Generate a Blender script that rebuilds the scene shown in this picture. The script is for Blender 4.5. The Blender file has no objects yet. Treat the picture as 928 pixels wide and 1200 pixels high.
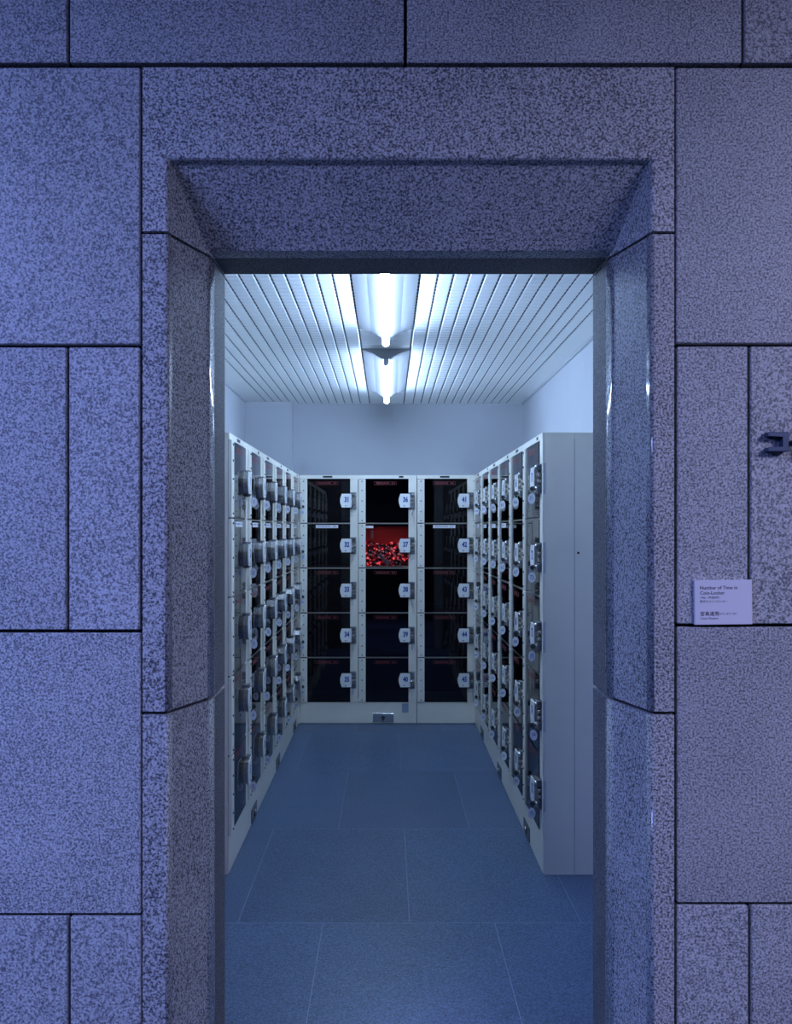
import bpy, bmesh, math, random
from mathutils import Matrix, Vector

random.seed(7)
scene = bpy.context.scene
C = scene.collection

# ------------------------------------------------------------------ camera
EYE = 1.396
PXF = 940.0
cam_d = bpy.data.cameras.new('camera')
cam_d.sensor_fit = 'HORIZONTAL'
cam_d.sensor_width = 36.0
cam_d.lens = 36.0 * PXF / 928.0
cam_d.shift_x = 9.0 / 928.0
cam_d.shift_y = 21.0 / 928.0
cam_d.clip_start = 0.05
cam = bpy.data.objects.new('camera', cam_d)
C.objects.link(cam)
cam.location = (0, 0, EYE)
cam.rotation_euler = (math.pi / 2, 0, 0)
scene.camera = cam

# ------------------------------------------------------------------ world, exposure
world = bpy.data.worlds.new('world')
scene.world = world
world.use_nodes = True
bg = world.node_tree.nodes['Background']
bg.inputs[0].default_value = (0.10, 0.15, 0.42, 1)
bg.inputs[1].default_value = 0.05
vs = scene.view_settings
vs.view_transform = 'Standard'
vs.look = 'None'
vs.gamma = 1.0
vs.use_curve_mapping = False
vs.exposure = 0.0

TUBE_COLOR = (0.46, 0.66, 1.0)
TUBE_STRENGTH = 84.0


def area_light(name, loc, target, size, size_y, energy, color, spread=180):
    d = bpy.data.lights.new(name, 'AREA')
    d.shape = 'RECTANGLE'
    d.size, d.size_y = size, size_y
    d.energy = energy
    d.spread = math.radians(spread)
    d.color = color
    o = bpy.data.objects.new(name, d)
    C.objects.link(o)
    o.location = loc
    o.rotation_euler = (Vector(target) - Vector(loc)).to_track_quat('-Z', 'Y').to_euler()
    return o


# louvred ceiling lights of the passage, outside the doorway
area_light('passage_light_blue', (-2.6, -0.3, 2.75), (-1.15, 1.8, 0.55), 1.2, 0.5, 39, (0.26, 0.36, 1.0), 103)
area_light('passage_light_pale', (2.4, -0.3, 2.75), (1.1, 1.8, 0.5), 1.2, 0.5, 20, (0.56, 0.57, 1.0), 100)


# ------------------------------------------------------------------ materials
def new_mat(name):
    m = bpy.data.materials.new(name)
    m.use_nodes = True
    nt = m.node_tree
    return m, nt, nt.nodes['Principled BSDF']


def plain(name, col, rough=0.5, metal=0.0, spec=0.5, vary=0.0, scale=8.0):
    m, nt, b = new_mat(name)
    b.inputs['Roughness'].default_value = rough
    b.inputs['Metallic'].default_value = metal
    b.inputs['Specular IOR Level'].default_value = spec
    if vary:
        tc = nt.nodes.new('ShaderNodeTexCoord')
        n = nt.nodes.new('ShaderNodeTexNoise')
        n.inputs['Scale'].default_value = scale
        n.inputs['Detail'].default_value = 4
        r = nt.nodes.new('ShaderNodeValToRGB')
        r.color_ramp.elements[0].position = 0.3
        r.color_ramp.elements[1].position = 0.7
        r.color_ramp.elements[0].color = tuple(c * (1 - vary) for c in col) + (1,)
        r.color_ramp.elements[1].color = tuple(min(1, c * (1 + vary)) for c in col) + (1,)
        nt.links.new(tc.outputs['Object'], n.inputs['Vector'])
        nt.links.new(n.outputs['Fac'], r.inputs['Fac'])
        nt.links.new(r.outputs['Color'], b.inputs['Base Color'])
    else:
        b.inputs['Base Color'].default_value = tuple(col) + (1,)
    return m


def granite(name, light, mid, dark, rough, scale=150.0, bump=0.15, lo=0.40, hi=0.56):
    m, nt, b = new_mat(name)
    L = nt.links.new
    tc = nt.nodes.new('ShaderNodeTexCoord')
    oi = nt.nodes.new('ShaderNodeObjectInfo')
    mul = nt.nodes.new('ShaderNodeMath'); mul.operation = 'MULTIPLY'
    mul.inputs[1].default_value = 37.0
    L(oi.outputs['Random'], mul.inputs[0])
    add = nt.nodes.new('ShaderNodeVectorMath'); add.operation = 'ADD'
    L(tc.outputs['Object'], add.inputs[0]); L(mul.outputs[0], add.inputs[1])
    n1 = nt.nodes.new('ShaderNodeTexNoise')
    n1.inputs['Scale'].default_value = scale
    n1.inputs['Detail'].default_value = 2.5
    n1.inputs['Roughness'].default_value = 0.62
    L(add.outputs[0], n1.inputs['Vector'])
    n3 = nt.nodes.new('ShaderNodeTexNoise')            # slow drift of the mineral mix
    n3.inputs['Scale'].default_value = 5.0
    n3.inputs['Detail'].default_value = 3
    L(add.outputs[0], n3.inputs['Vector'])
    mm = nt.nodes.new('ShaderNodeMath'); mm.operation = 'MULTIPLY_ADD'
    mm.inputs[1].default_value = 0.10; mm.inputs[2].default_value = -0.05
    L(n3.outputs['Fac'], mm.inputs[0])
    ad = nt.nodes.new('ShaderNodeMath'); ad.operation = 'ADD'
    L(n1.outputs['Fac'], ad.inputs[0]); L(mm.outputs[0], ad.inputs[1])
    r = nt.nodes.new('ShaderNodeValToRGB')
    e = r.color_ramp.elements
    e[0].position = lo; e[0].color = tuple(dark) + (1,)
    e[1].position = hi; e[1].color = tuple(light) + (1,)
    k = e.new((lo + hi) / 2 - 0.005); k.color = tuple(mid) + (1,)
    L(ad.outputs[0], r.inputs['Fac'])
    hsv = nt.nodes.new('ShaderNodeHueSaturation')       # each slab a little lighter or darker
    mr = nt.nodes.new('ShaderNodeMapRange')
    mr.inputs['To Min'].default_value = 0.90; mr.inputs['To Max'].default_value = 1.08
    L(oi.outputs['Random'], mr.inputs['Value'])
    L(mr.outputs[0], hsv.inputs['Value'])
    L(r.outputs['Color'], hsv.inputs['Color'])
    L(hsv.outputs['Color'], b.inputs['Base Color'])
    b.inputs['Roughness'].default_value = rough
    if bump:
        bp = nt.nodes.new('ShaderNodeBump')
        bp.inputs['Strength'].default_value = bump
        bp.inputs['Distance'].default_value = 0.002
        L(n1.outputs['Fac'], bp.inputs['Height'])
        L(bp.outputs['Normal'], b.inputs['Normal'])
    return m


M = {}
M['granite'] = granite('granite', (0.62, 0.63, 0.63), (0.37, 0.375, 0.38), (0.13, 0.135, 0.14), 0.6, 220.0, 0.10, 0.37, 0.60)
M['granite_jamb'] = granite('granite_jamb', (0.62, 0.62, 0.62), (0.35, 0.35, 0.35), (0.08, 0.08, 0.083), 0.5, 200.0, 0.12, 0.38, 0.59)
M['granite_polished'] = granite('granite_polished', (0.46, 0.47, 0.48), (0.30, 0.31, 0.32), (0.10, 0.10, 0.11), 0.08, 200.0, 0.0)
M['granite_band_dimmed'] = granite('granite_band_dimmed', (0.19, 0.19, 0.20), (0.12, 0.12, 0.125), (0.04, 0.04, 0.045), 0.75, 220.0, 0.05, 0.36, 0.60)  # jamb stone darkened in colour to offset strong lamp light on the band
M['mortar'] = plain('mortar', (0.035, 0.035, 0.04), 0.9, vary=0.2, scale=40)
M['plaster'] = plain('plaster', (0.48, 0.50, 0.55), 0.65, vary=0.04, scale=2.5)
M['floor_tile'] = granite('floor_tile', (0.115, 0.175, 0.29), (0.075, 0.12, 0.21), (0.038, 0.064, 0.12), 0.42, 170.0, 0.05, 0.36, 0.66)
M['grout'] = plain('grout', (0.20, 0.27, 0.38), 0.7, vary=0.15, scale=12)
M['locker_paint'] = plain('locker_paint', (0.87, 0.84, 0.74), 0.38, vary=0.03, scale=5)
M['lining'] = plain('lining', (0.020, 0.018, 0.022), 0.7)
M['shelf_edge'] = plain('shelf_edge', (0.55, 0.52, 0.46), 0.4, 0.3)
M['white_face'] = plain('white_face', (0.88, 0.89, 0.88), 0.35)
M['chrome'] = plain('chrome', (0.78, 0.76, 0.72), 0.26, 1.0)
M['dark_metal'] = plain('dark_metal', (0.07, 0.075, 0.09), 0.35, 0.6)
M['mech_metal'] = plain('mech_metal', (0.16, 0.17, 0.20), 0.35, 0.5, vary=0.25, scale=60)
M['blue_ink'] = plain('blue_ink', (0.02, 0.06, 0.34), 0.6)
M['tag_white'] = plain('tag_white', (0.78, 0.80, 0.88), 0.45)
M['black'] = plain('black', (0.012, 0.012, 0.014), 0.5)
M['red_ink'] = plain('red_ink', (0.32, 0.07, 0.08), 0.6)
M['sticker_white'] = plain('sticker_white', (0.85, 0.83, 0.85), 0.5)
M['sticker_grey'] = plain('sticker_grey', (0.30, 0.36, 0.50), 0.5)
M['ink_grey'] = plain('ink_grey', (0.06, 0.06, 0.08), 0.7)
M['card'] = plain('card', (0.80, 0.79, 0.84), 0.7, vary=0.02, scale=20)
M['letter_metal'] = plain('letter_metal', (0.06, 0.085, 0.14), 0.45, 0.3, vary=0.15, scale=30)
M['lamp_white'] = plain('lamp_white', (0.30, 0.31, 0.325), 0.35)
M['socket_grey'] = plain('socket_grey', (0.55, 0.57, 0.62), 0.5)
M['red_panel'] = plain('red_panel', (0.62, 0.02, 0.02), 0.5, vary=0.12, scale=10)
M['bit_red'] = plain('bit_red', (0.75, 0.015, 0.03), 0.35)
M['bit_black'] = plain('bit_black', (0.015, 0.012, 0.02), 0.35)
M['bit_white'] = plain('bit_white', (0.85, 0.55, 0.60), 0.35)
M['bit_blue'] = plain('bit_blue', (0.35, 0.58, 0.80), 0.35)

# smoked glass: a dark tinted pane that mirrors more at grazing angles
m, nt, b = new_mat('smoked_glass')
nt.nodes.remove(b)
tr = nt.nodes.new('ShaderNodeBsdfTransparent'); tr.inputs[0].default_value = (0.62, 0.60, 0.62, 1)
gl = nt.nodes.new('ShaderNodeBsdfGlossy'); gl.inputs['Roughness'].default_value = 0.02
gl.inputs['Color'].default_value = (0.85, 0.85, 0.88, 1)
fr = nt.nodes.new('ShaderNodeFresnel'); fr.inputs[0].default_value = 1.52
mx = nt.nodes.new('ShaderNodeMixShader')
nt.links.new(fr.outputs[0], mx.inputs[0])
nt.links.new(tr.outputs[0], mx.inputs[1]); nt.links.new(gl.outputs[0], mx.inputs[2])
nt.links.new(mx.outputs[0], nt.nodes['Material Output'].inputs[0])
M['smoked_glass'] = m

# ceiling slats: white metal with very fine cross ribs
m, nt, b = new_mat('slat_white')
b.inputs['Base Color'].default_value = (0.86, 0.89, 0.90, 1)
b.inputs['Roughness'].default_value = 0.38
tc = nt.nodes.new('ShaderNodeTexCoord')
wv = nt.nodes.new('ShaderNodeTexWave'); wv.bands_direction = 'Y'
wv.inputs['Scale'].default_value = 6.3
nt.links.new(tc.outputs['Object'], wv.inputs['Vector'])
bp = nt.nodes.new('ShaderNodeBump'); bp.inputs['Strength'].default_value = 0.8; bp.inputs['Distance'].default_value = 0.004
nt.links.new(wv.outputs['Fac'], bp.inputs['Height']); nt.links.new(bp.outputs['Normal'], b.inputs['Normal'])
M['slat_white'] = m

# channel between slats: metal strip punched with dark holes
m, nt, b = new_mat('punched_strip')
b.inputs['Roughness'].default_value = 0.5
tc = nt.nodes.new('ShaderNodeTexCoord')
wv = nt.nodes.new('ShaderNodeTexWave'); wv.bands_direction = 'Y'
wv.inputs['Scale'].default_value = 7.0
rp = nt.nodes.new('ShaderNodeValToRGB'); rp.color_ramp.interpolation = 'CONSTANT'
rp.color_ramp.elements[0].color = (0.02, 0.025, 0.035, 1)
rp.color_ramp.elements[1].position = 0.72; rp.color_ramp.elements[1].color = (0.38, 0.41, 0.46, 1)
nt.links.new(tc.outputs['Object'], wv.inputs['Vector'])
nt.links.new(wv.outputs['Fac'], rp.inputs['Fac']); nt.links.new(rp.outputs['Color'], b.inputs['Base Color'])
M['punched_strip'] = m


def emitter(name, col, s):
    m, nt, b = new_mat(name)
    b.inputs['Base Color'].default_value = (0.9, 0.9, 0.9, 1)
    b.inputs['Emission Color'].default_value = tuple(col) + (1,)
    b.inputs['Emission Strength'].default_value = s
    return m


M['tube_glow'] = emitter('tube_glow', TUBE_COLOR, TUBE_STRENGTH)
M['added_bar_glow'] = emitter('added_bar_glow', (1.0, 0.72, 0.78), 40.0)
M['led_red'] = emitter('led_red', (1.0, 0.04, 0.06), 2.2)


# ------------------------------------------------------------------ mesh helpers
def box(bm, x0, x1, y0, y1, z0, z1, mi=0, bevel=0.0, seg=1):
    vs_ = [bm.verts.new((x, y, z)) for x in (x0, x1) for y in (y0, y1) for z in (z0, z1)]
    fs = []
    for idx in ((0, 1, 3, 2), (4, 6, 7, 5), (0, 4, 5, 1), (2, 3, 7, 6), (0, 2, 6, 4), (1, 5, 7, 3)):
        f = bm.faces.new([vs_[i] for i in idx]); f.material_index = mi; fs.append(f)
    if bevel:
        es = list({e for f in fs for e in f.edges})
        bmesh.ops.bevel(bm, geom=es, offset=bevel, segments=seg, affect='EDGES', profile=0.5, material=-1)
    return vs_


def cyl(bm, p0, p1, r, n=12, mi=0, r1=None, smooth=True):
    p0, p1 = Vector(p0), Vector(p1)
    r1 = r if r1 is None else r1
    ax = (p1 - p0).normalized()
    a = ax.orthogonal().normalized(); c = ax.cross(a)
    A = [bm.verts.new(p0 + (a * math.cos(2 * math.pi * i / n) + c * math.sin(2 * math.pi * i / n)) * r) for i in range(n)]
    B = [bm.verts.new(p1 + (a * math.cos(2 * math.pi * i / n) + c * math.sin(2 * math.pi * i / n)) * r1) for i in range(n)]
    for i in range(n):
        f = bm.faces.new((A[i], A[(i + 1) % n], B[(i + 1) % n], B[i])); f.smooth = smooth; f.material_index = mi
    f = bm.faces.new(A[::-1]); f.material_index = mi
    f = bm.faces.new(B); f.material_index = mi


def prism(bm, pts, to3, d0, d1, mi_side=0, mi_cap=0):
    """outline pts (a, b) extruded from d0 to d1; to3(a, b, d) gives the point"""
    A = [bm.verts.new(to3(a, b_, d0)) for a, b_ in pts]
    B = [bm.verts.new(to3(a, b_, d1)) for a, b_ in pts]
    n = len(pts)
    for i in range(n):
        f = bm.faces.new((A[i], A[(i + 1) % n], B[(i + 1) % n], B[i])); f.material_index = mi_side
    f = bm.faces.new(A[::-1]); f.material_index = mi_side
    f = bm.faces.new(B); f.material_index = mi_cap


def mesh_of(name, bm, mats):
    bmesh.ops.recalc_face_normals(bm, faces=bm.faces[:])
    me = bpy.data.meshes.new(name)
    bm.to_mesh(me); bm.free()
    for k in (mats if isinstance(mats, (list, tuple)) else [mats]):
        me.materials.append(M[k])
    return me


def place(name, me, parent=None, loc=(0, 0, 0), rot=(0, 0, 0)):
    o = bpy.data.objects.new(name, me)
    C.objects.link(o)
    o.parent = parent
    o.location = loc
    o.rotation_euler = rot
    return o


def obj(name, bm, mats, parent=None, loc=(0, 0, 0), rot=(0, 0, 0)):
    return place(name, mesh_of(name, bm, mats), parent, loc, rot)


def tag(o, label, cat, group=None):
    o['label'] = label; o['category'] = cat
    if group:
        o['group'] = group
    return o


def struct(o, label=None, cat=None):
    o['kind'] = 'structure'
    if label:
        o['label'] = label
    if cat:
        o['category'] = cat
    return o


def empty(name, loc, rz=0.0):
    o = bpy.data.objects.new(name, None)
    C.objects.link(o)
    o.location = loc
    o.rotation_euler = (0, 0, rz)
    o.empty_display_size = 0.05
    return o


_txt = {}


def text_mesh(s, size, mat, align='CENTER', extrude=0.0, bold=0.0, sx=1.0):
    """text lying in the XZ plane, facing -Y"""
    key = (s, size, mat, align, extrude, bold, sx)
    if key in _txt:
        return _txt[key]
    cu = bpy.data.curves.new('lettering', 'FONT')
    cu.body = s; cu.size = size; cu.align_x = align; cu.align_y = 'CENTER'
    cu.extrude = extrude; cu.offset = bold; cu.resolution_u = 2
    o = bpy.data.objects.new('lettering', cu)
    C.objects.link(o)
    dg = bpy.context.evaluated_depsgraph_get()
    me = bpy.data.meshes.new_from_object(o.evaluated_get(dg))
    bpy.data.objects.remove(o)
    bpy.data.curves.remove(cu)
    me.transform(Matrix.Rotation(math.pi / 2, 4, 'X') @ Matrix.Diagonal((sx, 1, 1, 1)))
    me.materials.clear(); me.materials.append(M[mat])
    me.name = 'lettering'
    _txt[key] = me
    return me


# ------------------------------------------------------------------ dimensions
WY = 1.80                    # outer face of the granite wall
K = WY / PXF                 # metres per photo pixel on that face
def wx(px): return (px - 455.0) * K
def wz(py): return EYE + (621.0 - py) * K

XL, XR = -0.65, 0.63         # locker fronts
YB = 5.78                    # front of the back lockers
DEPTH = 0.40
ROOM_L, ROOM_R, ROOM_B, ROOM_F = -1.09, 1.045, 6.21, 2.12
CEIL = EYE + 0.975
COLW, TIER, PLINTH, TOPR, HT = 0.42, 0.322, 0.155, 0.025, 1.79

# ------------------------------------------------------------------ floor
bm = bmesh.new(); box(bm, -3.2, 3.2, -3.6, 6.5, -0.10, -0.0005)
floor = struct(obj('floor', bm, 'grout'))
TW, TL = 0.61, 0.897
bm = bmesh.new(); box(bm, -TW / 2 + 0.0016, TW / 2 - 0.0016, -TL / 2 + 0.0022, TL / 2 - 0.0022, -0.002, 0.0)
tile_me = mesh_of('floor_tile', bm, 'floor_tile')
for j in range(-4, 4):
    y0 = 4.644 + (j - 3) * TL + 2 * TL
    yc = y0 + TL / 2
    if y0 > 6.3:
        continue
    # running bond measured from the joints in the photo
    off = 0.075 if round((y0 - 4.644) / TL) % 2 == 0 else -0.232
    n = 5 if y0 < 2.0 else 3
    for i in range(-n, n):
        xc = off + i * TW + TW / 2
        if y0 >= 2.0 and not (-1.35 < xc < 1.35):
            continue
        place('floor_tile', tile_me, floor, (xc, yc, 0))

# ------------------------------------------------------------------ granite wall
zt_ = 3.3
bm = bmesh.new()
JO_L, JO_R = wx(167), wx(790)
LT = wz(77)
box(bm, -3.0, JO_L - 0.004, WY + 0.02, 2.04, 0, zt_)
box(bm, JO_R + 0.004, 3.0, WY + 0.02, 2.04, 0, zt_)
box(bm, JO_L - 0.004, JO_R + 0.004, WY + 0.02, 2.04, LT + 0.004, zt_)
wall_front = struct(obj('wall_front', bm, 'mortar'))

J = 2.0    # half joint, photo pixels


def panel(px0, px1, py0, py1):
    x0, x1 = wx(px0 + J), wx(px1 - J)
    z1, z0 = wz(py0 + J), wz(py1 - J)
    z0 = max(z0, 0.0)
    cx, cz = (x0 + x1) / 2, (z0 + z1) / 2
    bm = bmesh.new()
    box(bm, x0 - cx, x1 - cx, -0.0, 0.02, z0 - cz, z1 - cz, bevel=0.0018)
    obj('granite_panel', bm, 'granite', wall_front, (cx, WY + random.uniform(0, 0.0012), cz))


FLO = 621 + EYE / K
for a, c in ((-1105, -711), (-711, -315), (-315, 80), (80, 475), (475, 871), (871, 1266), (1266, 1662), (1662, 2000)):
    panel(a, c, -258, 75)
for a, c in ((-1000, -550), (-550, -230), (-230, 165.5)):
    panel(a, c, 77, 405)
for a, c in ((-1000, -390), (-390, -310), (-310, 79), (79, 165)):
    panel(a, c, 405, 740)
for a, c in ((-1000, -550), (-550, -230), (-230, 166.5)):
    panel(a, c, 740, 1073)
for a, c in ((-1000, -390), (-390, -310), (-310, 80.5), (80.5, 167)):
    panel(a, c, 1073, FLO)
for a, c in ((791, 1187), (1187, 1583), (1583, 2000)):
    panel(a, c, 77, 404)
for a, c in ((792, 878), (878, 1267), (1267, 1347), (1347, 2000)):
    panel(a, c, 404, 733)
for a, c in ((792, 1187), (1187, 1583), (1583, 2000)):
    panel(a, c, 733, 1060)
for a, c in ((792, 879), (879, 1268), (1268, 1348), (1348, 2000)):
    panel(a, c, 1060, FLO)

# door surround: stations (depth, splay 0..1, polished) from the face to the inner edge
XF_L, XF_R, ZF = wx(198), wx(762), wz(187)
XB_L, XB_R, ZB = -0.432, 0.541, 2.072
ZJ = wz(271)
ZJ2 = wz(836)
SPL = 0.154                               # end of splay


def stations():
    """list of (depth, inward in metres along jamb as fraction of splay, polished)"""
    P, H, B = 1, 0, 2          # polished arris, honed splay, inner band
    out = [(0.0, 'f', -0.009, P), (0.0015, 'f', -0.0045, P), (0.005, 'f', -0.0015, P), (0.012, 'f', 0.0, P),
           (0.022, 'f', 0.0015, H)]
    out += [(SPL - 0.003, 'b', -0.0075, P), (SPL, 'b', -0.0042, P), (SPL + 0.010, 'b', -0.0024, P), (SPL + 0.020, 'b', -0.0011, P),
            (SPL + 0.030, 'b', -0.0003, P), (SPL + 0.040, 'b', 0.0, H)]
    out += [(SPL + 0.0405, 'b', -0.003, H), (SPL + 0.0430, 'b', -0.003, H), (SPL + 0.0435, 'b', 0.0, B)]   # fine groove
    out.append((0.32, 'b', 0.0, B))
    return out


def jamb_mesh(side, z0, z1):
    s = -1 if side == 'L' else 1
    xf = XF_L if side == 'L' else XF_R
    xb = XB_L if side == 'L' else XB_R
    xo = JO_L if side == 'L' else JO_R
    outl = []
    for d, w, off, pol in stations():
        base = xf if w == 'f' else xb
        outl.append((base - s * off, d, pol))
    bm = bmesh.new()
    lo = [bm.verts.new((x, d, z0)) for x, d, p in outl]
    hi = [bm.verts.new((x, d, z1)) for x, d, p in outl]
    for i in range(len(outl) - 1):
        f = bm.faces.new((lo[i], lo[i + 1], hi[i + 1], hi[i]))
        f.material_index = 0 if (side == 'L' and i < 4) else outl[i][2]
        f.smooth = outl[i][2] == 1
    ol = [bm.verts.new((xo, 0, z0)), bm.verts.new((xo, 0.32, z0))]
    oh = [bm.verts.new((xo, 0, z1)), bm.verts.new((xo, 0.32, z1))]
    bm.faces.new((ol[0], lo[0], hi[0], oh[0]))
    bm.faces.new((lo[-1], ol[1], oh[1], hi[-1]))
    bm.faces.new((ol[1], ol[0], oh[0], oh[1]))
    bm.faces.new([ol[0]] + [ol[1]] + lo[::-1])
    bm.faces.new([oh[1]] + [oh[0]] + hi)
    return bm


for side in 'LR':
    obj('jamb_block', jamb_mesh(side, ZJ2 + 0.004, ZJ - 0.0065), ['granite_jamb', 'granite_polished', 'granite_band_dimmed'], wall_front, (0, WY, 0))
    obj('jamb_block', jamb_mesh(side, 0.0, ZJ2 - 0.004), ['granite_jamb', 'granite_polished', 'granite_band_dimmed'], wall_front, (0, WY, 0))
    # mortar bed behind the jamb joints
    xo = JO_L if side == 'L' else JO_R
    xb = XB_L if side == 'L' else XB_R
    xf = XF_L if side == 'L' else XF_R
    s = -1 if side == 'L' else 1
    for zz in (ZJ, ZJ2):
        bm = bmesh.new()
        pts = [(xo, 0.012), (xf + s * 0.012, 0.012), (xb + s * 0.012, SPL + 0.002), (xb + s * 0.012, 0.315), (xo, 0.315)]
        prism(bm, pts, lambda a, b_, d: (a, b_, d), zz - (0.0065 if zz == ZJ else 0.004), zz + (0.0 if zz == ZJ else 0.004))
        obj('mortar_joint', bm, 'mortar', wall_front, (0, WY, 0))

# lintel block: an upside-down U with a sloping soffit
bm = bmesh.new()
rows = []
for d, w, off, pol in stations():
    xl, xr, zz = (XF_L, XF_R, ZF) if w == 'f' else (XB_L, XB_R, ZB)
    zb = ZJ + 0.0005
    rows.append(([bm.verts.new(p) for p in ((xl + off, d, zb), (xl + off, d, max(zz - off, zb + 0.002)), (xr - off, d, max(zz - off, zb + 0.002)), (xr - off, d, zb))], pol))
for i in range(len(rows) - 1):
    a, b_ = rows[i][0], rows[i + 1][0]
    for k in range(3):
        f = bm.faces.new((a[k], a[k + 1], b_[k + 1], b_[k]))
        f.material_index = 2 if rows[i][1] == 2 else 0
ZT = wz(79)
o_f = [bm.verts.new(p) for p in ((JO_L, 0, ZJ), (JO_L, 0, ZT), (JO_R, 0, ZT), (JO_R, 0, ZJ))]
o_b = [bm.verts.new(p) for p in ((JO_L, 0.32, ZJ), (JO_L, 0.32, ZT), (JO_R, 0.32, ZT), (JO_R, 0.32, ZJ))]
fr_, bk = rows[0][0], rows[-1][0]
for k in range(3):
    bm.faces.new((o_f[k], o_f[k + 1], fr_[k + 1], fr_[k]))
    bm.faces.new((o_b[k], bk[k], bk[k + 1], o_b[k + 1]))
    bm.faces.new((o_f[k], o_b[k], o_b[k + 1], o_f[k + 1]))
bm.faces.new([o_f[0], o_b[0]] + [r[0][0] for r in rows][::-1])
bm.faces.new([o_f[3], o_b[3]] + [r[0][3] for r in rows][::-1])
obj('lintel_block', bm, ['granite_jamb', 'granite_polished', 'granite_band_dimmed'], wall_front, (0, WY, 0))

# ------------------------------------------------------------------ room shell
bm = bmesh.new()
box(bm, ROOM_L - 0.1, JO_L - 0.004, 2.042, ROOM_F, 0, CEIL + 0.2)
box(bm, JO_R + 0.004, ROOM_R + 0.1, 2.042, ROOM_F, 0, CEIL + 0.2)
box(bm, JO_L - 0.004, JO_R + 0.004, 2.042, ROOM_F, LT + 0.004, CEIL + 0.2)
struct(obj('wall_entrance', bm, 'granite_band_dimmed'))
bm = bmesh.new(); box(bm, ROOM_L - 0.1, ROOM_L, ROOM_F, ROOM_B, 0, CEIL + 0.2)
struct(obj('wall_left', bm, 'plaster'))
bm = bmesh.new(); box(bm, ROOM_R, ROOM_R + 0.1, ROOM_F, ROOM_B, 0, CEIL + 0.2)
struct(obj('wall_right', bm, 'plaster'))
bm = bmesh.new(); box(bm, ROOM_L - 0.1, ROOM_R + 0.1, ROOM_B, ROOM_B + 0.1, 0, CEIL + 0.2)
wall_back = struct(obj('wall_back', bm, 'plaster'))
bm = bmesh.new(); box(bm, ROOM_L, wx(0) * 0 - 0.735, ROOM_B - 0.11, ROOM_B, 1.80, CEIL)
obj('corner_pillar', bm, 'plaster', wall_back)

bm = bmesh.new(); box(bm, ROOM_L, ROOM_R, ROOM_F, ROOM_B, CEIL + 0.005, CEIL + 0.10)
ceiling = struct(obj('ceiling', bm, 'punched_strip'))
SP = 0.0598
x_lamp = -0.012
L2 = ROOM_B - ROOM_F - 0.02


def slat_mesh(w2, name):
    bm = bmesh.new()
    pts = [(-w2, 0.0049), (-w2, 0.002), (-w2 + 0.003, 0.0), (w2 - 0.003, 0.0), (w2, 0.002), (w2, 0.0049)]
    prism(bm, pts, lambda a, b_, d: (a, d, b_), 0, L2)
    return mesh_of(name, bm, 'slat_white')


slat_me = slat_mesh(SP / 2 - 0.0040, 'ceiling_slat')
first_me = slat_mesh(0.0315, 'ceiling_slat')
place('lamp_board', slat_mesh(0.127, 'lamp_board'), ceiling, (x_lamp, ROOM_F + 0.01, CEIL))
for s_ in (-1, 1):
    place('ceiling_slat', first_me, ceiling, (x_lamp + s_ * 0.1680, ROOM_F + 0.01, CEIL))
    xe = 0.2035
    while True:
        xc = x_lamp + s_ * (xe + SP / 2)
        lim = (ROOM_R - 0.105) if s_ > 0 else (-ROOM_L - 0.105)
        if abs(xc) + SP / 2 > lim:
            break
        place('ceiling_slat', slat_me, ceiling, (xc, ROOM_F + 0.01, CEIL))
        xe += SP
    a = x_lamp + s_ * (xe + 0.004)
    c = (ROOM_R if s_ > 0 else ROOM_L) - s_ * 0.018
    place('border_board', slat_mesh(abs(c - a) / 2 - 0.0005, 'border_board'), ceiling, ((a + c) / 2, ROOM_F + 0.01, CEIL))
# edge mouldings round the ceiling
bm = bmesh.new()
e = 0.018
box(bm, ROOM_L, ROOM_L + e, ROOM_F, ROOM_B, CEIL - 0.006, CEIL + 0.0048)
obj('ceiling_trim', bm, 'socket_grey', ceiling)
bm = bmesh.new(); box(bm, ROOM_R - e, ROOM_R, ROOM_F, ROOM_B, CEIL - 0.006, CEIL + 0.0048)
obj('ceiling_trim', bm, 'socket_grey', ceiling)
bm = bmesh.new(); box(bm, ROOM_L + e, ROOM_R - e, ROOM_B - e, ROOM_B, CEIL - 0.006, CEIL + 0.0048)
obj('ceiling_trim', bm, 'socket_grey', ceiling)


# ------------------------------------------------------------------ fluorescent lamps
def lamp(y0, y1, label):
    root = empty('fluorescent_lamp', (x_lamp, (y0 + y1) / 2, CEIL))
    tag(root, label, 'lamp', 'ceiling fluorescent lamps')
    h = (y1 - y0) / 2
    # cross-section: wide at the ceiling, narrowing to the tube
    prof = [(-0.128, 0.0), (-0.128, -0.006), (-0.070, -0.026), (-0.028, -0.050), (-0.018, -0.056), (0.018, -0.056), (0.028, -0.050), (0.070, -0.026), (0.128, -0.006), (0.128, 0.0)]
    bm = bmesh.new()
    prism(bm, prof, lambda a, b_, d: (a, d, b_), -h, h)
    obj('reflector', bm, 'lamp_white', root)
    for s in (-1, 1):
        bm = bmesh.new()
        ys = sorted((s * h, s * (h - 0.035)))
        pr = [(-0.014, -0.055), (-0.014, -0.078)] + [(0.014 * math.sin(t), -0.078 - 0.014 * math.cos(t)) for t in (-1.0, -0.5, 0, 0.5, 1.0)] + [(0.014, -0.078), (0.014, -0.055)]
        prism(bm, pr, lambda a, b_, d: (a, d, b_), ys[0], ys[1])
        obj('socket', bm, 'socket_grey', root)
    bm = bmesh.new()
    cyl(bm, (0, -h + 0.036, -0.084), (0, h - 0.036, -0.084), 0.0170, 16)
    obj('tube', bm, 'tube_glow', root)


lamp(2.59, 3.86, 'white ceiling fluorescent lamp nearer the doorway with a single glowing tube')
lamp(4.315, 5.585, 'white ceiling fluorescent lamp nearer the back wall with a single glowing tube')

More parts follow.
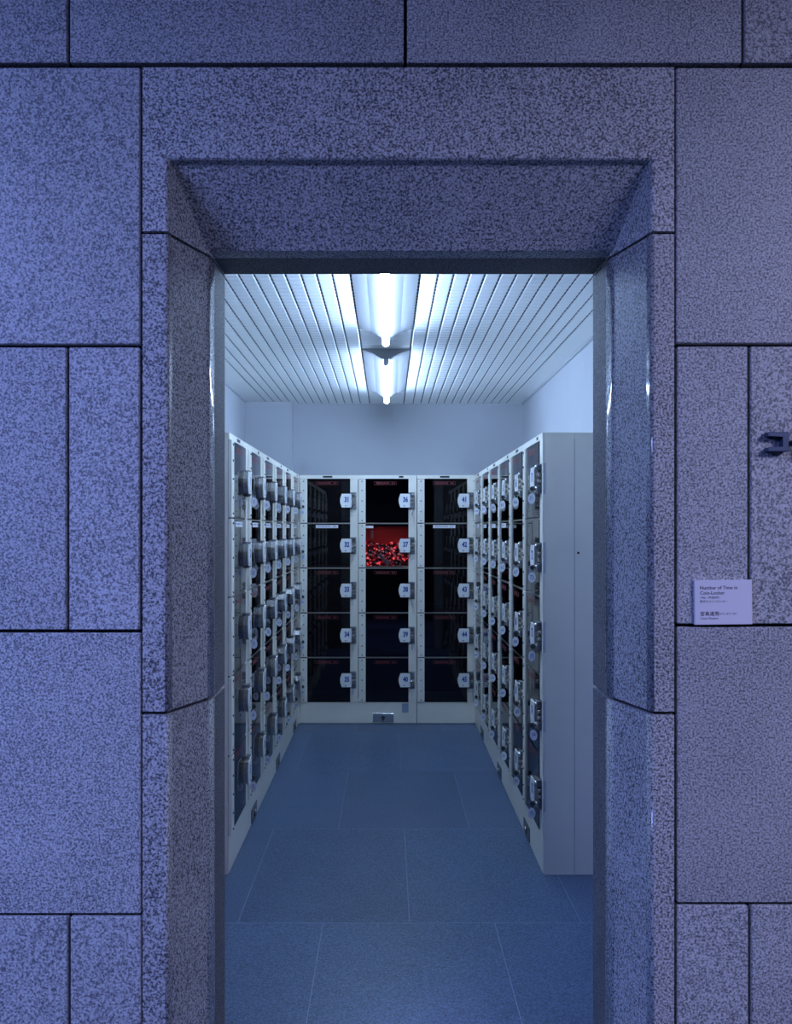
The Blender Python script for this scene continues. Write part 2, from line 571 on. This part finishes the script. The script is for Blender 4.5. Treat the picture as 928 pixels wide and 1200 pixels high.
# ------------------------------------------------------------------ locker meshes (shared)
GL0, GL1 = 0.054, 0.362        # glass from .. to along a column

bm = bmesh.new(); box(bm, 0.003, GL0, -0.016, -0.001, 0.004, TIER - 0.003, bevel=0.0015)
ME_door = mesh_of('door', bm, 'locker_paint')
bm = bmesh.new()
for v in (0.020, 0.085, 0.161, 0.237, 0.302):
    cyl(bm, (0.028, -0.016, v), (0.028, -0.0195, v), 0.0048, 8, 0, 0.0036)
ME_screws = mesh_of('hinge_screws', bm, 'dark_metal')
bm = bmesh.new(); box(bm, GL0, GL1 - 0.001, -0.009, -0.004, 0.006, TIER - 0.004)
ME_glass = mesh_of('glass_pane', bm, 'smoked_glass')

VC = 0.163                      # lock centre above the tier's bottom
plate = [(-0.043, 0.0), (-0.041, 0.018), (-0.030, 0.050), (0.038, 0.050), (0.041, 0.047), (0.041, -0.047), (0.038, -0.050), (-0.030, -0.050), (-0.041, -0.018)]
bm = bmesh.new()
for sc, d0, d1 in ((1.0, 0.009, 0.0125), (0.90, 0.0125, 0.0165), (0.97, 0.0165, 0.020), (0.90, 0.020, 0.0245), (1.0, 0.0245, 0.030)):
    prism(bm, [(a * sc + 0.333, b_ * sc + VC) for a, b_ in plate], lambda a, b_, d: (a, -d, b_), d0, d1)
ME_lock = mesh_of('lock_case', bm, 'chrome')
bm = bmesh.new()
prism(bm, [(a * 0.97 + 0.333, b_ * 0.97 + VC) for a, b_ in plate], lambda a, b_, d: (a, -d, b_), 0.030, 0.0335)
cyl(bm, (0.331, -0.0335, VC - 0.037), (0.331, -0.0340, VC - 0.037), 0.0045, 8, 1)
ME_face = mesh_of('number_plate', bm, ['white_face', 'dark_metal'])
bm = bmesh.new()
box(bm, 0.362, 0.410, -0.006, 0.0, VC - 0.064, VC + 0.062, 0, bevel=0.001)
box(bm, 0.366, 0.402, -0.026, -0.006, VC + 0.032, VC + 0.058, 0, bevel=0.002)
box(bm, 0.374, 0.404, -0.022, -0.006, VC + 0.008, VC + 0.022, 1, bevel=0.002)
box(bm, 0.374, 0.404, -0.022, -0.006, VC - 0.018, VC - 0.004, 1, bevel=0.002)
box(bm, 0.366, 0.404, -0.022, -0.006, VC - 0.060, VC - 0.026, 0, bevel=0.002)
cyl(bm, (0.394, -0.020, VC + 0.046), (0.394, -0.032, VC + 0.046), 0.008, 10, 1)
cyl(bm, (0.385, -0.022, VC - 0.043), (0.385, -0.028, VC - 0.043), 0.012, 12, 1)
ME_mech = mesh_of('lock_mechanism', bm, ['mech_metal', 'chrome'])


def marks(bm, x0, x1, zc, h, y, mi, n):
    """a line of small strokes that reads as print"""
    rnd = random.Random(11)
    step = (x1 - x0) / n
    for i in range(n):
        a = x0 + i * step
        if i == n - 3:
            continue
        for q in range(3):
            zz = zc + (q - 1) * h * 0.36
            box(bm, a + step * 0.08, a + step * rnd.uniform(0.6, 0.92), y - 0.0002, y, zz - h * 0.09, zz + h * 0.09, mi)
        box(bm, a + step * 0.35, a + step * 0.52, y - 0.0002, y, zc - h * 0.5, zc + h * 0.5, mi)


bm = bmesh.new()
x0, x1, zc, hh, y = 0.116, 0.276, TIER - 0.033, 0.011, -0.0092
t = 0.0014
box(bm, x0, x1, y - 0.0003, y, zc + hh - t, zc + hh)
box(bm, x0, x1, y - 0.0003, y, zc - hh, zc - hh + t)
box(bm, x0, x0 + t, y - 0.0003, y, zc - hh, zc + hh)
box(bm, x1 - t, x1, y - 0.0003, y, zc - hh, zc + hh)
marks(bm, x0 + 0.014, x1 - 0.008, zc, 0.011, y, 0, 10)
ME_redsticker = mesh_of('price_sticker', bm, 'red_ink')
bm = bmesh.new()
box(bm, x0, x1, y - 0.0003, y, TIER - 0.036 + 0.002, TIER - 0.012)
marks(bm, x0 + 0.012, x1 - 0.010, TIER - 0.022, 0.007, y - 0.0003, 1, 10)
ME_whitesticker = mesh_of('notice_sticker', bm, ['sticker_white', 'blue_ink'])
bm = bmesh.new(); box(bm, GL0 - 0.002, GL1 + 0.002, -0.003, DEPTH - 0.03, -0.0045, 0.0045, bevel=0.001)
ME_shelf = mesh_of('shelf', bm, 'shelf_edge')
bm = bmesh.new()
box(bm, GL1, COLW - 0.0005, -0.006, -0.0005, PLINTH, HT - TOPR, bevel=0.0015)
box(bm, GL1 + 0.002, COLW - 0.008, -0.0005, 0.05, PLINTH, HT - TOPR)
ME_post = mesh_of('post', bm, 'locker_paint')
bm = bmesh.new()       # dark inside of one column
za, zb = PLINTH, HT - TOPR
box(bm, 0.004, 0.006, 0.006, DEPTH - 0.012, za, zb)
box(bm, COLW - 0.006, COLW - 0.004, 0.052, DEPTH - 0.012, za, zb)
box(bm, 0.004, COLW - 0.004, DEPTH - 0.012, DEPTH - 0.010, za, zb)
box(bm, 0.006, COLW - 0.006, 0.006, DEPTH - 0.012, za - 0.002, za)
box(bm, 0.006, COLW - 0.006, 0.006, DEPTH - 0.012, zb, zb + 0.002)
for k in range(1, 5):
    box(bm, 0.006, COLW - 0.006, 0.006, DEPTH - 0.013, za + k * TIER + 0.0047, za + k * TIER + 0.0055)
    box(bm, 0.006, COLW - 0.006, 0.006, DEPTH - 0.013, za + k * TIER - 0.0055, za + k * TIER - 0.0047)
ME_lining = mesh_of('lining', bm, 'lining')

# key with ring and numbered tag; origin at the keyhole face, -Y outward
bm = bmesh.new()
cyl(bm, (0, 0.002, 0), (0, -0.010, 0), 0.004, 8)
prism(bm, [(0.0, 0.011), (-0.012, 0.009), (-0.017, 0.0), (-0.012, -0.009), (0.0, -0.011)][::-1], lambda a, b_, d: (d, a - 0.006, b_), -0.003, 0.003)
ME_keyhead = mesh_of('key_head', bm, 'dark_metal')
bm = bmesh.new()
R_, r_ = 0.0085, 0.0011
for i in range(10):
    a0, a1 = 2 * math.pi * i / 10, 2 * math.pi * (i + 1) / 10
    cyl(bm, (0, -0.012 + R_ * math.cos(a0), -0.015 + R_ * math.sin(a0)), (0, -0.012 + R_ * math.cos(a1), -0.015 + R_ * math.sin(a1)), r_, 5)
ME_ring = mesh_of('key_ring', bm, 'chrome')
bm = bmesh.new()
ov = [(0.0148 * math.cos(2 * math.pi * i / 18), 0.0220 * math.sin(2 * math.pi * i / 18)) for i in range(18)]
prism(bm, ov, lambda a, b_, d: (d, a - 0.012, b_ - 0.040), -0.0014, 0.0014)
ME_tag = mesh_of('number_tag', bm, 'tag_white')


def tag_digits(n):
    me = text_mesh(str(n), 0.022, 'blue_ink', sx=0.8)
    m1 = me.copy()
    a = me.copy(); a.transform(Matrix.Translation((0.0016, -0.012, -0.040)) @ Matrix.Rotation(math.pi / 2, 4, 'Z'))
    m1.transform(Matrix.Translation((-0.0016, -0.012, -0.040)) @ Matrix.Rotation(-math.pi / 2, 4, 'Z'))
    bm = bmesh.new(); bm.from_mesh(a); bm.from_mesh(m1)
    r = bpy.data.meshes.new('tag_digits'); bm.to_mesh(r); bm.free()
    r.materials.append(M['blue_ink'])
    bpy.data.meshes.remove(a); bpy.data.meshes.remove(m1)
    return r


TIERW = ['top', 'second', 'middle', 'fourth', 'bottom']
COLN = ['first', 'second', 'third', 'fourth', 'fifth', 'sixth']


def cabinet(loc, rz, ncol, first, label, row, col_words, coin_u, rng_white, end_side=None, step=5):
    """first: number of the top-left door; numbers run down each column"""
    W = ncol * COLW
    root = empty('locker_cabinet', loc, rz)
    tag(root, label, 'locker', 'coin lockers')
    # case: side sheets in two pieces, back, top
    bm = bmesh.new()
    box(bm, 0.0015, 0.0035, 0.0, 0.123, 0, HT)
    box(bm, 0.0015, 0.0035, 0.1245, DEPTH, 0, HT)
    obj('side_panel', bm, 'locker_paint', root)
    bm = bmesh.new()
    box(bm, W - 0.0035, W - 0.0005, 0.0, 0.123, 0, HT)
    box(bm, W - 0.0040, W - 0.0010, 0.1250, DEPTH, 0, HT)
    if end_side == 'R':
        cyl(bm, (W - 0.001, 0.139, 1.303), (W + 0.001, 0.139, 1.303), 0.005, 10, 1)
    obj('side_panel', bm, ['locker_paint', 'black'], root)
    bm = bmesh.new(); box(bm, 0.0035, W - 0.004, DEPTH - 0.004, DEPTH, 0, HT)
    obj('back_panel', bm, 'locker_paint', root)
    bm = bmesh.new(); box(bm, 0.0008, W - 0.0002, -0.006, DEPTH + 0.0005, HT - 0.004, HT + 0.0006)
    box(bm, 0.0008, W - 0.0002, -0.006, -0.0004, HT - TOPR, HT - 0.004)
    obj('top_panel', bm, 'locker_paint', root)
    bm = bmesh.new(); box(bm, 0.0008, W - 0.0002, -0.004, -0.0003, 0.004, PLINTH, bevel=0.0012)
    pl = obj('plinth', bm, 'locker_paint', root)
    # maker's plates on the top rail
    for i in range(ncol):
        bm = bmesh.new()
        u = i * COLW + (0.20 if (i == 0 or ncol == 1) else 0.31)
        w_ = 0.034 if i == 0 else 0.016
        box(bm, u - w_, u + w_, -0.0072, -0.006, HT - 0.018, HT - 0.006)
        obj('name_strip', bm, 'black', root)
    # coin box flap in the plinth
    if coin_u is not None:
        bm = bmesh.new(); box(bm, coin_u - 0.075, coin_u + 0.075, -0.008, -0.004, 0.012, 0.076, bevel=0.001)
        fl = obj('coin_flap', bm, 'chrome' if row == 'back' else 'mech_metal', pl)
        bm = bmesh.new()
        cyl(bm, (coin_u, -0.008, 0.046), (coin_u, -0.016, 0.046), 0.013, 12, 0 if row == 'back' else 1)
        box(bm, coin_u - 0.005, coin_u + 0.005, -0.013, -0.008, 0.024, 0.040, 0)
        obj('flap_lock', bm, ['dark_metal', 'chrome'], pl)
        if row == 'back':
            bm = bmesh.new(); box(bm, coin_u + 0.135, coin_u + 0.182, -0.0052, -0.004, 0.080, 0.146)
            obj('notice_sticker', bm, 'sticker_grey', pl)
    rot = Matrix.Rotation(rz, 4, 'Z')
    for c in range(ncol):
        place('lining', ME_lining, root, (c * COLW, 0, 0))
        place('post', ME_post, root, (c * COLW, 0, 0))
        for k in range(1, 5):
            place('shelf', ME_shelf, root, (c * COLW, 0, PLINTH + k * TIER))
        for k in range(5):                       # k = 0 is the top tier
            n = first + c * 5 + k
            z = PLINTH + (4 - k) * TIER
            p = (c * COLW, 0, z)
            d = place('door', ME_door, root, p)
            place('hinge_screws', ME_screws, d)['kind'] = 'stuff'
            g = place('glass_pane', ME_glass, d)
            place('lock_case', ME_lock, d)
            place('number_plate', ME_face, d)
            place('lock_mechanism', ME_mech, d)
            t_ = place('lock_number', text_mesh(str(n), 0.050, 'blue_ink', bold=0.0022, sx=0.70), d, (0.340, -0.0340, VC + 0.006))
            if k == 1:
                if (col_words[c], row) in rng_white:
                    place('notice_sticker', ME_whitesticker, d)
            elif n != 37:
                place('price_sticker', ME_redsticker, d)
            if end_side == 'R' and c == ncol - 1:
                bm = bmesh.new(); box(bm, COLW - 0.0006, COLW + 0.0012, -0.004, 0.007, VC - 0.064, VC + 0.062)
                obj('strike_plate', bm, 'socket_grey', d)
            if n == 37:
                bm = bmesh.new(); box(bm, GL0, GL1, -0.0035, 0.004, 0.0047, 0.016, bevel=0.001)
                obj('door_sill', bm, 'locker_paint', d)
            # the key in its lock
            q = Vector(loc) + rot @ Vector((c * COLW + 0.385, -0.028, z + VC - 0.043))
            kr = empty('locker_key', q, rz + random.uniform(-0.25, 0.25))
            kr.rotation_euler[0] = random.uniform(-0.12, 0.12)
            place('key_head', ME_keyhead, kr)
            place('key_ring', ME_ring, kr)
            tg = place('number_tag', ME_tag, kr)
            place('tag_number', tag_digits(n), tg)
            where = {'left': 'left lockers, %s column from the doorway', 'right': 'right lockers, %s column from the doorway',
                     'back': 'back lockers, %s column from the left'}[row] % col_words[c]
            tag(kr, 'key with white oval tag, %s, %s tier' % (where, TIERW[k]), 'key', 'locker keys with oval tags')
    return root


WHITE = {(w, 'left') for w in COLN} | {(w, 'right') for w in COLN[2:]} | {('first', 'back'), ('third', 'back')}
# left row (fronts face +X), columns run away from the doorway
yl0 = YB - 6 * COLW - 0.012
for i, nm in enumerate(('nearest the doorway', 'in the middle of the row', 'next to the back lockers')):
    cabinet((XL, yl0 + i * 2 * COLW, 0), math.pi / 2, 2, 1 + i * 10,
            'pale grey two-column coin locker in the left row, %s' % nm, 'left', COLN[2 * i:2 * i + 2], 0.60, WHITE)
# right row (fronts face -X), columns run towards the doorway
for i, nm in enumerate(('next to the back lockers', 'in the middle of the row', 'nearest the doorway with bare side panel')):
    cabinet((XR, YB - 0.012 - i * 2 * COLW, 0), -math.pi / 2, 2, 46 + i * 10,
            'pale grey two-column coin locker in the right row, %s' % nm, 'right', [COLN[5 - 2 * i], COLN[4 - 2 * i]], 0.42 if i < 2 else 0.47, WHITE,
            end_side='R' if i == 2 else None)
# back row
xb0 = -0.637
back_cab = cabinet((xb0, YB, 0), 0, 2, 31, 'pale grey two-column coin locker facing the doorway, numbered 31 to 40', 'back', COLN[0:2], 0.60, WHITE)
cabinet((xb0 + 2 * COLW + 0.003, YB, 0), 0, 1, 41, 'pale grey single-column coin locker facing the doorway, numbered 41 to 45', 'back', COLN[2:3], None, WHITE)
# blank filler strips closing the corners of the back row
for (a, c) in ((XL + 0.002, xb0 - 0.001), (xb0 + 3 * COLW + 0.005, XR - 0.002)):
    if c - a > 0.004:
        bm = bmesh.new(); box(bm, 0, c - a, 0, 0.012, 0, HT)
        tag(obj('filler_strip', bm, 'locker_paint', None, (a, YB - 0.004, 0)),
            'narrow grey filler strip closing the %s corner of the back lockers' % ('left' if a < 0 else 'right'), 'filler strip')

# ------------------------------------------------------------------ contents of locker 37
cx0 = xb0 + COLW
z37 = PLINTH + 3 * TIER + 0.0056
bm = bmesh.new(); box(bm, cx0 + 0.007, cx0 + COLW - 0.007, YB + 0.34, YB + 0.352, z37, z37 + 0.30)
tag(obj('red_panel', bm, 'red_panel'), 'plain red back panel inside locker 37', 'panel')
bm = bmesh.new()
rnd = random.Random(5)
for i in range(1300):
    d = rnd.random()
    yy = YB + 0.036 + 0.28 * d
    top = 0.055 + 0.125 * d
    x_ = cx0 + rnd.uniform(0.03, COLW - 0.035)
    z_ = z37 + max(0.008, rnd.uniform(0.62 * d, 1.0) * top)
    s = rnd.uniform(0.004, 0.0095)
    mi = rnd.choices((0, 1, 2, 3, 4), (30, 48, 11, 10, 5))[0]
    b0 = len(bm.verts)
    nv = box(bm, -s * rnd.uniform(0.7, 1.8), s, -s * 0.6, s * 0.6, -s * 0.6, s * 0.6, mi)
    mat = Matrix.Translation((x_, yy, z_)) @ Matrix.Rotation(rnd.uniform(0, 6.28), 4, Vector((rnd.uniform(-1, 1), rnd.uniform(-1, 1), rnd.uniform(-1, 1))).normalized())
    for v in nv:
        v.co = mat @ v.co
# the dark slope under the loose pieces
box(bm, cx0 + 0.01, cx0 + COLW - 0.01, YB + 0.05, YB + 0.33, z37, z37 + 0.015, 1)
a = [(YB + 0.05, z37 + 0.015), (YB + 0.33, z37 + 0.015), (YB + 0.33, z37 + 0.160), (YB + 0.05, z37 + 0.020)]
prism(bm, a, lambda p, q, d: (d, p, q), cx0 + 0.01, cx0 + COLW - 0.01, 1, 1)
pile = obj('small_parts_pile', bm, ['bit_red', 'bit_black', 'bit_white', 'led_red', 'bit_blue'])
pile['kind'] = 'stuff'
tag(pile, 'heap of small red, black and pink parts inside locker 37', 'parts heap')
bm = bmesh.new()
box(bm, -0.052, 0.052, -0.006, 0.006, -0.012, 0.012, 0, bevel=0.002)
box(bm, -0.018, 0.012, -0.0075, -0.006, -0.009, 0.009, 1)
o = obj('slim_block', bm, ['bit_blue', 'bit_white'], None, (cx0 + 0.185, YB + 0.010, z37 + 0.056), (math.radians(-6), math.radians(48), 0))
tag(o, 'slim pale blue block leaning on the red heap in locker 37', 'block')
bm = bmesh.new(); box(bm, 0, 0.054, -0.0096, -0.009, 0, 0.018)
tag(obj('paper_slip', bm, 'sticker_white', None, (cx0 + GL0 + 0.001, YB, z37 + 0.282)), 'small white paper slip on the glass of locker 37', 'label')
bm = bmesh.new()
marks(bm, 0, 0.018, 0, 0.05, 0, 0, 2)
box(bm, 0, 0.018, -0.0004, 0.0, -0.03, 0.03, 0)
tag(obj('grey_slip', bm, 'sticker_grey', None, (cx0 + GL0 + 0.030, YB + 0.339, z37 + 0.235)), 'tiny grey slip stuck on red panel in locker 37', 'label')
# unseen light bar added to brighten locker 37, under the shelf above: dark housing, lit underside behind a front lip
bm = bmesh.new()
box(bm, cx0 + 0.06, cx0 + 0.355, YB + 0.012, YB + 0.040, z37 + 0.300, z37 + 0.305, 0)
box(bm, cx0 + 0.06, cx0 + 0.355, YB + 0.010, YB + 0.012, z37 + 0.292, z37 + 0.305, 0)
box(bm, cx0 + 0.065, cx0 + 0.350, YB + 0.015, YB + 0.037, z37 + 0.2992, z37 + 0.2999, 1)
lb = obj('added_light_bar', bm, ['black', 'added_bar_glow'], back_cab)
lb.matrix_parent_inverse = Matrix.Translation(back_cab.location).inverted()

# ------------------------------------------------------------------ caption card on the wall
cx, cz = wx(846), wz(705.5)
hw, hh = 33.5 * K, 26 * K
bm = bmesh.new(); box(bm, -hw, hw, -0.008, 0.0, -hh, hh, bevel=0.0006)
card = obj('caption_card', bm, 'card', None, (cx, WY, cz))
card.rotation_euler = (0, math.radians(-0.6), 0)
tag(card, 'white printed caption card mounted on the granite wall right of the doorway', 'card')
for s, px, py, sz, bold in (('Number of Time in', 818.5, 688.5, 0.0125, 0.0001), ('Coin-Locker', 818.5, 694.5, 0.0125, 0.0001),
                            ('1996（平成8年）', 818.5, 700, 0.0075, 0), ('数字のコインロッカー', 818.5, 704.5, 0.0072, 0),
                            ('宮島達男', 818.5, 719, 0.0125, 0.0001), ('（みやじまたつお）', 838, 719, 0.0062, 0), ('Tatsuo Miyajima', 818.5, 724, 0.0072, 0)):
    me = text_mesh(s, sz * 0.86, 'ink_grey', 'LEFT', 0.0, bold)
    place('printed_line', me, card, (wx(px) - cx, -0.0083, wz(py) - cz))

# ------------------------------------------------------------------ raised metal letters of a wall sign
T = 0.022


def letter(name, bars, label):
    bm = bmesh.new()
    for x0, x1, y0, y1 in bars:
        box(bm, wx(x0), wx(x1), WY - T, WY, wz(y1), wz(y0), bevel=0.0012)
    o = obj(name, bm, 'letter_metal')
    tag(o, label, 'sign letter', 'raised letters of the wall sign')
    return o


bm = bmesh.new()
pts = [(895, 507.5), (919, 507.5), (919, 530), (895, 530), (895, 525.2), (912.5, 525.2), (912.5, 512.5), (895, 512.5)]
prism(bm, pts[::-1], lambda a, b_, d: (wx(a), WY - d, wz(b_)), 0.0, T)
bmesh.ops.bevel(bm, geom=bm.edges[:], offset=0.0012, segments=1, affect='EDGES')
tag(obj('sign_letter', bm, 'letter_metal'), 'blue grey raised metal character shaped like a bracket on granite right wall', 'sign letter', 'raised letters of the wall sign')
bm = bmesh.new()
pts = [(922.5, 518), (931, 514), (938, 508), (943, 504), (946, 507), (940, 513), (940, 533), (935, 533), (935, 516), (924, 522)]
prism(bm, pts[::-1], lambda a, b_, d: (wx(a), WY - d, wz(b_)), 0.0, T)
tag(obj('sign_letter', bm, 'letter_metal'), 'raised metal character cut off by the right edge of the photo', 'sign letter', 'raised letters of the wall sign')
